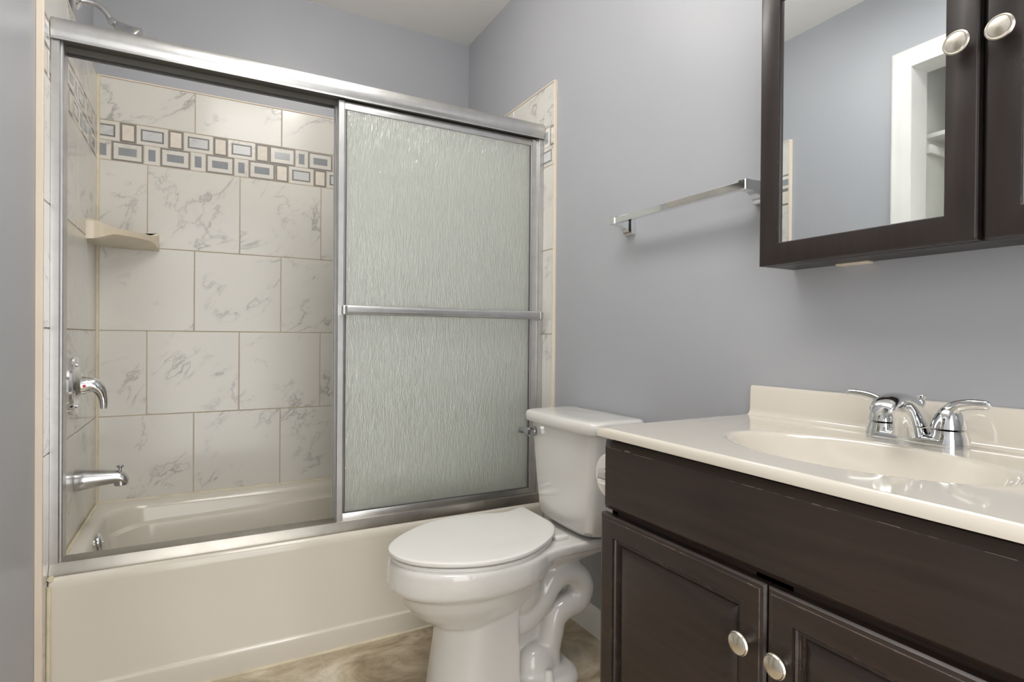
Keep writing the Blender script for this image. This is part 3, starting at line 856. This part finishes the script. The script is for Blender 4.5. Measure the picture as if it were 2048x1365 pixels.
# ------------------------------------------------------------------ medicine cabinet
mc = thing('medicine_cabinet', (1.11, .42, 1.158), 'dark wood wall cabinet with mirrored doors over the vanity', 'cabinet')
KX, KZ0, KZ1 = 1.070, 1.1575, 1.757
KY1, KY0, KM = .817, .020, .4195
bm = NB(); box(bm, KX+.0015, WR-.001, KY0+.003, KY1-.003, KZ0, KZ1, .001)
obj('cabinet_box', bm, M_WOODZ, mc, 0)
bm = NB(); box(bm, KX-.0005, KX+.003, KM-.004, KM+.004, KZ0+.004, KZ1-.004); obj('door_gap_shade', bm, M_BLACK, mc, 0)  # black strip paints the shade between the doors
def turn(bm, piv, ang):
    R = Matrix.Translation(piv) @ Matrix.Rotation(ang, 4, 'Z') @ Matrix.Translation(-Vector(piv))
    bmesh.ops.transform(bm, matrix=R, verts=bm.verts[:])
for i, (a, b, ang, piv, ky) in enumerate(((KM+.0035, KY1, -.0105, (KX, KY1, 0), KM+.0255), (KY0, KM-.0035, 0.0, (KX, KY0, 0), KM-.0275))):
    FXd = KX-.018
    bm = NB()
    fw = .046
    for rg in [[(.0, KX), (.0, FXd+.003), (.002, FXd+.0008), (.004, FXd), (fw-.003, FXd), (fw-.001, FXd+.001), (fw, FXd+.003), (fw, FXd+.0085)]]:
        loft(bm, [rectring(x, a+q, b-q, KZ0+.0005+q, KZ1-q) for q, x in rg], cap1=False)
    turn(bm, piv, ang)
    dr = obj('door', bm, M_WOODZ, mc, 30)
    bm = NB(); box(bm, FXd+.0082, FXd+.012, a+fw-.004, b-fw+.004, KZ0+fw-.004, KZ1-fw+.004); turn(bm, piv, ang)
    tag(obj('mirror', bm, M_MIRROR, dr, 0), 'silvered mirror pane')
    bm = NB(); lathe(bm, [(-.001, .007), (.008, .006), (.013, .008), (.016, .0175), (.018, .0185), (.0205, .0185), (.0215, .0165), (.0213, .0150), (.0225, .0140), (.0235, .008), (.024, 0)], (FXd, ky, 1.4665), (-1, 0, 0), 36); turn(bm, piv, ang)
    tag(obj('knob', bm, M_NICKEL, dr, 25), 'ringed satin nickel knob')
bm = NB()
box(bm, WR-.022, WR-.0005, .640, .705, KZ0-.004, KZ0+.001, .0015)
tag(obj('caulk_smear', bm, M_EDGE, mc), 'cream smear of caulk under the box')

# ------------------------------------------------------------------ towel bar
tb = thing('towel_bar', (WR, 1.14, 1.35), 'square chrome towel bar on grey wall above the toilet', 'towel bar')
bm = NB(); box(bm, 1.094, 1.112, .905, 1.383, 1.3505, 1.3685, .001); obj('bar', bm, M_CHROME, tb, 0)
for y in (1.369, .895):
    bm = NB()
    def brr(x, hy, z0, z1): return rrect(0, 1, 0, 1, .2, 0, 3) and [Vector((x, yy, zz)) for yy, zz in ((y-hy, z0), (y+hy, z0), (y+hy, z1), (y-hy, z1))]
    rg = [(1.0905, .009, 1.349, 1.370), (1.092, .0105, 1.3475, 1.3715), (1.114, .0105, 1.3475, 1.3715), (1.125, .0105, 1.345, 1.3715), (1.138, .012, 1.3385, 1.372), (1.150, .0155, 1.329, 1.3735), (1.158, .0195, 1.323, 1.376), (WR-.0005, .0205, 1.322, 1.377)]
    loft(bm, [brr(*q) for q in rg])
    obj('bracket', bm, M_CHROME, tb, 25)

# ------------------------------------------------------------------ toilet paper
hp = thing('paper_holder', (.78, .93, .70), 'chrome toilet paper holder on the left side of the vanity', 'paper holder')
bm = NB(); box(bm, .741, .756, VY1-.0125, .972, .691, .721, .003); box(bm, .874, .892, VY1-.0125, .972, .690, .722, .003); tube(bm, [(.75, .952, .706), (.88, .952, .706)], .008, 12)
obj('holder_arm', bm, M_CHROME, hp, 30)
bm = NB()
n = 40
def circ(x, r): return [Vector((x, .952+r*math.cos(2*PI*k/n), .706+r*math.sin(2*PI*k/n))) for k in range(n)]
loft(bm, [circ(.758, .021), circ(.758, .0465), circ(.7595, .048), circ(.8705, .048), circ(.872, .0465), circ(.872, .021), circ(.758, .021)], cap0=False, cap1=False)
tag(obj('toilet_roll', bm, M_PAPER), 'white toilet paper roll on the chrome holder by the vanity', 'toilet roll')

# ------------------------------------------------------------------ vanity lamp, with added fill panel and globe (above the picture)
LXc, LYc, LHX, LHY = .32, .80, .28, .55  # unseen panel added in place of flash bounced off the ceiling
cl = thing('ceiling_fill', (LXc, LYc, CEIL), 'large unseen ceiling panel added for soft fill light over the bathroom', 'lamp')
bm = NB()
for a_, b_, c_, d_ in ((-LHX-.012, -LHX, -LHY-.012, LHY+.012), (LHX, LHX+.012, -LHY-.012, LHY+.012), (-LHX, LHX, -LHY-.012, -LHY), (-LHX, LHX, LHY, LHY+.012)):
    box(bm, LXc+a_, LXc+b_, LYc+c_, LYc+d_, CEIL-.045, CEIL-.0005)
obj('fill_frame', bm, M_TRIMW, cl)
bm = NB(); box(bm, LXc-LHX, LXc+LHX, LYc-LHY, LYc+LHY, CEIL-.040, CEIL-.0005)
obj('fill_diffuser', bm, emit('fill_panel_glow', (1.0, .972, .93), FILL_CEILING/(PI*4*LHX*LHY)), cl)
GX, GY, GZ, GR = .42, 1.72, 2.37, .08  # unseen globe added to brighten the ceiling and upper back wall
gl = thing('globe_fill', (GX, GY, CEIL), 'small unseen globe added in front of the tub for fill light', 'lamp')
bm = NB(); lathe(bm, [(0, .055), (.010, .055), (.016, .035), (.030, .033), (.030, 0)], (GX, GY, CEIL), (0, 0, -1), 32); obj('fill_mount', bm, M_NICKEL, gl)
bm = NB(); bmesh.ops.create_uvsphere(bm, u_segments=32, v_segments=18, radius=GR, matrix=Matrix.Translation((GX, GY, GZ)))
obj('fill_globe', bm, emit('fill_globe_glow', (1.0, .972, .93), FILL_GLOBE/(PI*4*PI*GR**2)), gl)
vl = thing('vanity_lamp', (WR, .42, 2.0), 'chrome vanity light bar with three round bulbs above the mirrored cabinet', 'lamp')
bm = NB(); box(bm, WR-.03, WR-.001, .14, .70, 1.96, 2.06, .004); obj('back_plate', bm, M_CHROME, vl)
for y in (.22, .42, .62):
    bm = NB(); bmesh.ops.create_uvsphere(bm, u_segments=24, v_segments=14, radius=.045, matrix=Matrix.Translation((WR-.085, y, 2.01)))
    area = 4*PI*.045**2
    obj('bulb', bm, emit('bulb_glow', (1.0, .955, .89), LAMP_VANITY/(PI*area)*1.0), vl)
    bm = NB(); lathe(bm, [(0, .022), (.02, .022), (.022, 0)], (WR-.03, y, 2.01), (-1, 0, 0), 20); obj('socket', bm, M_CHROME, vl)
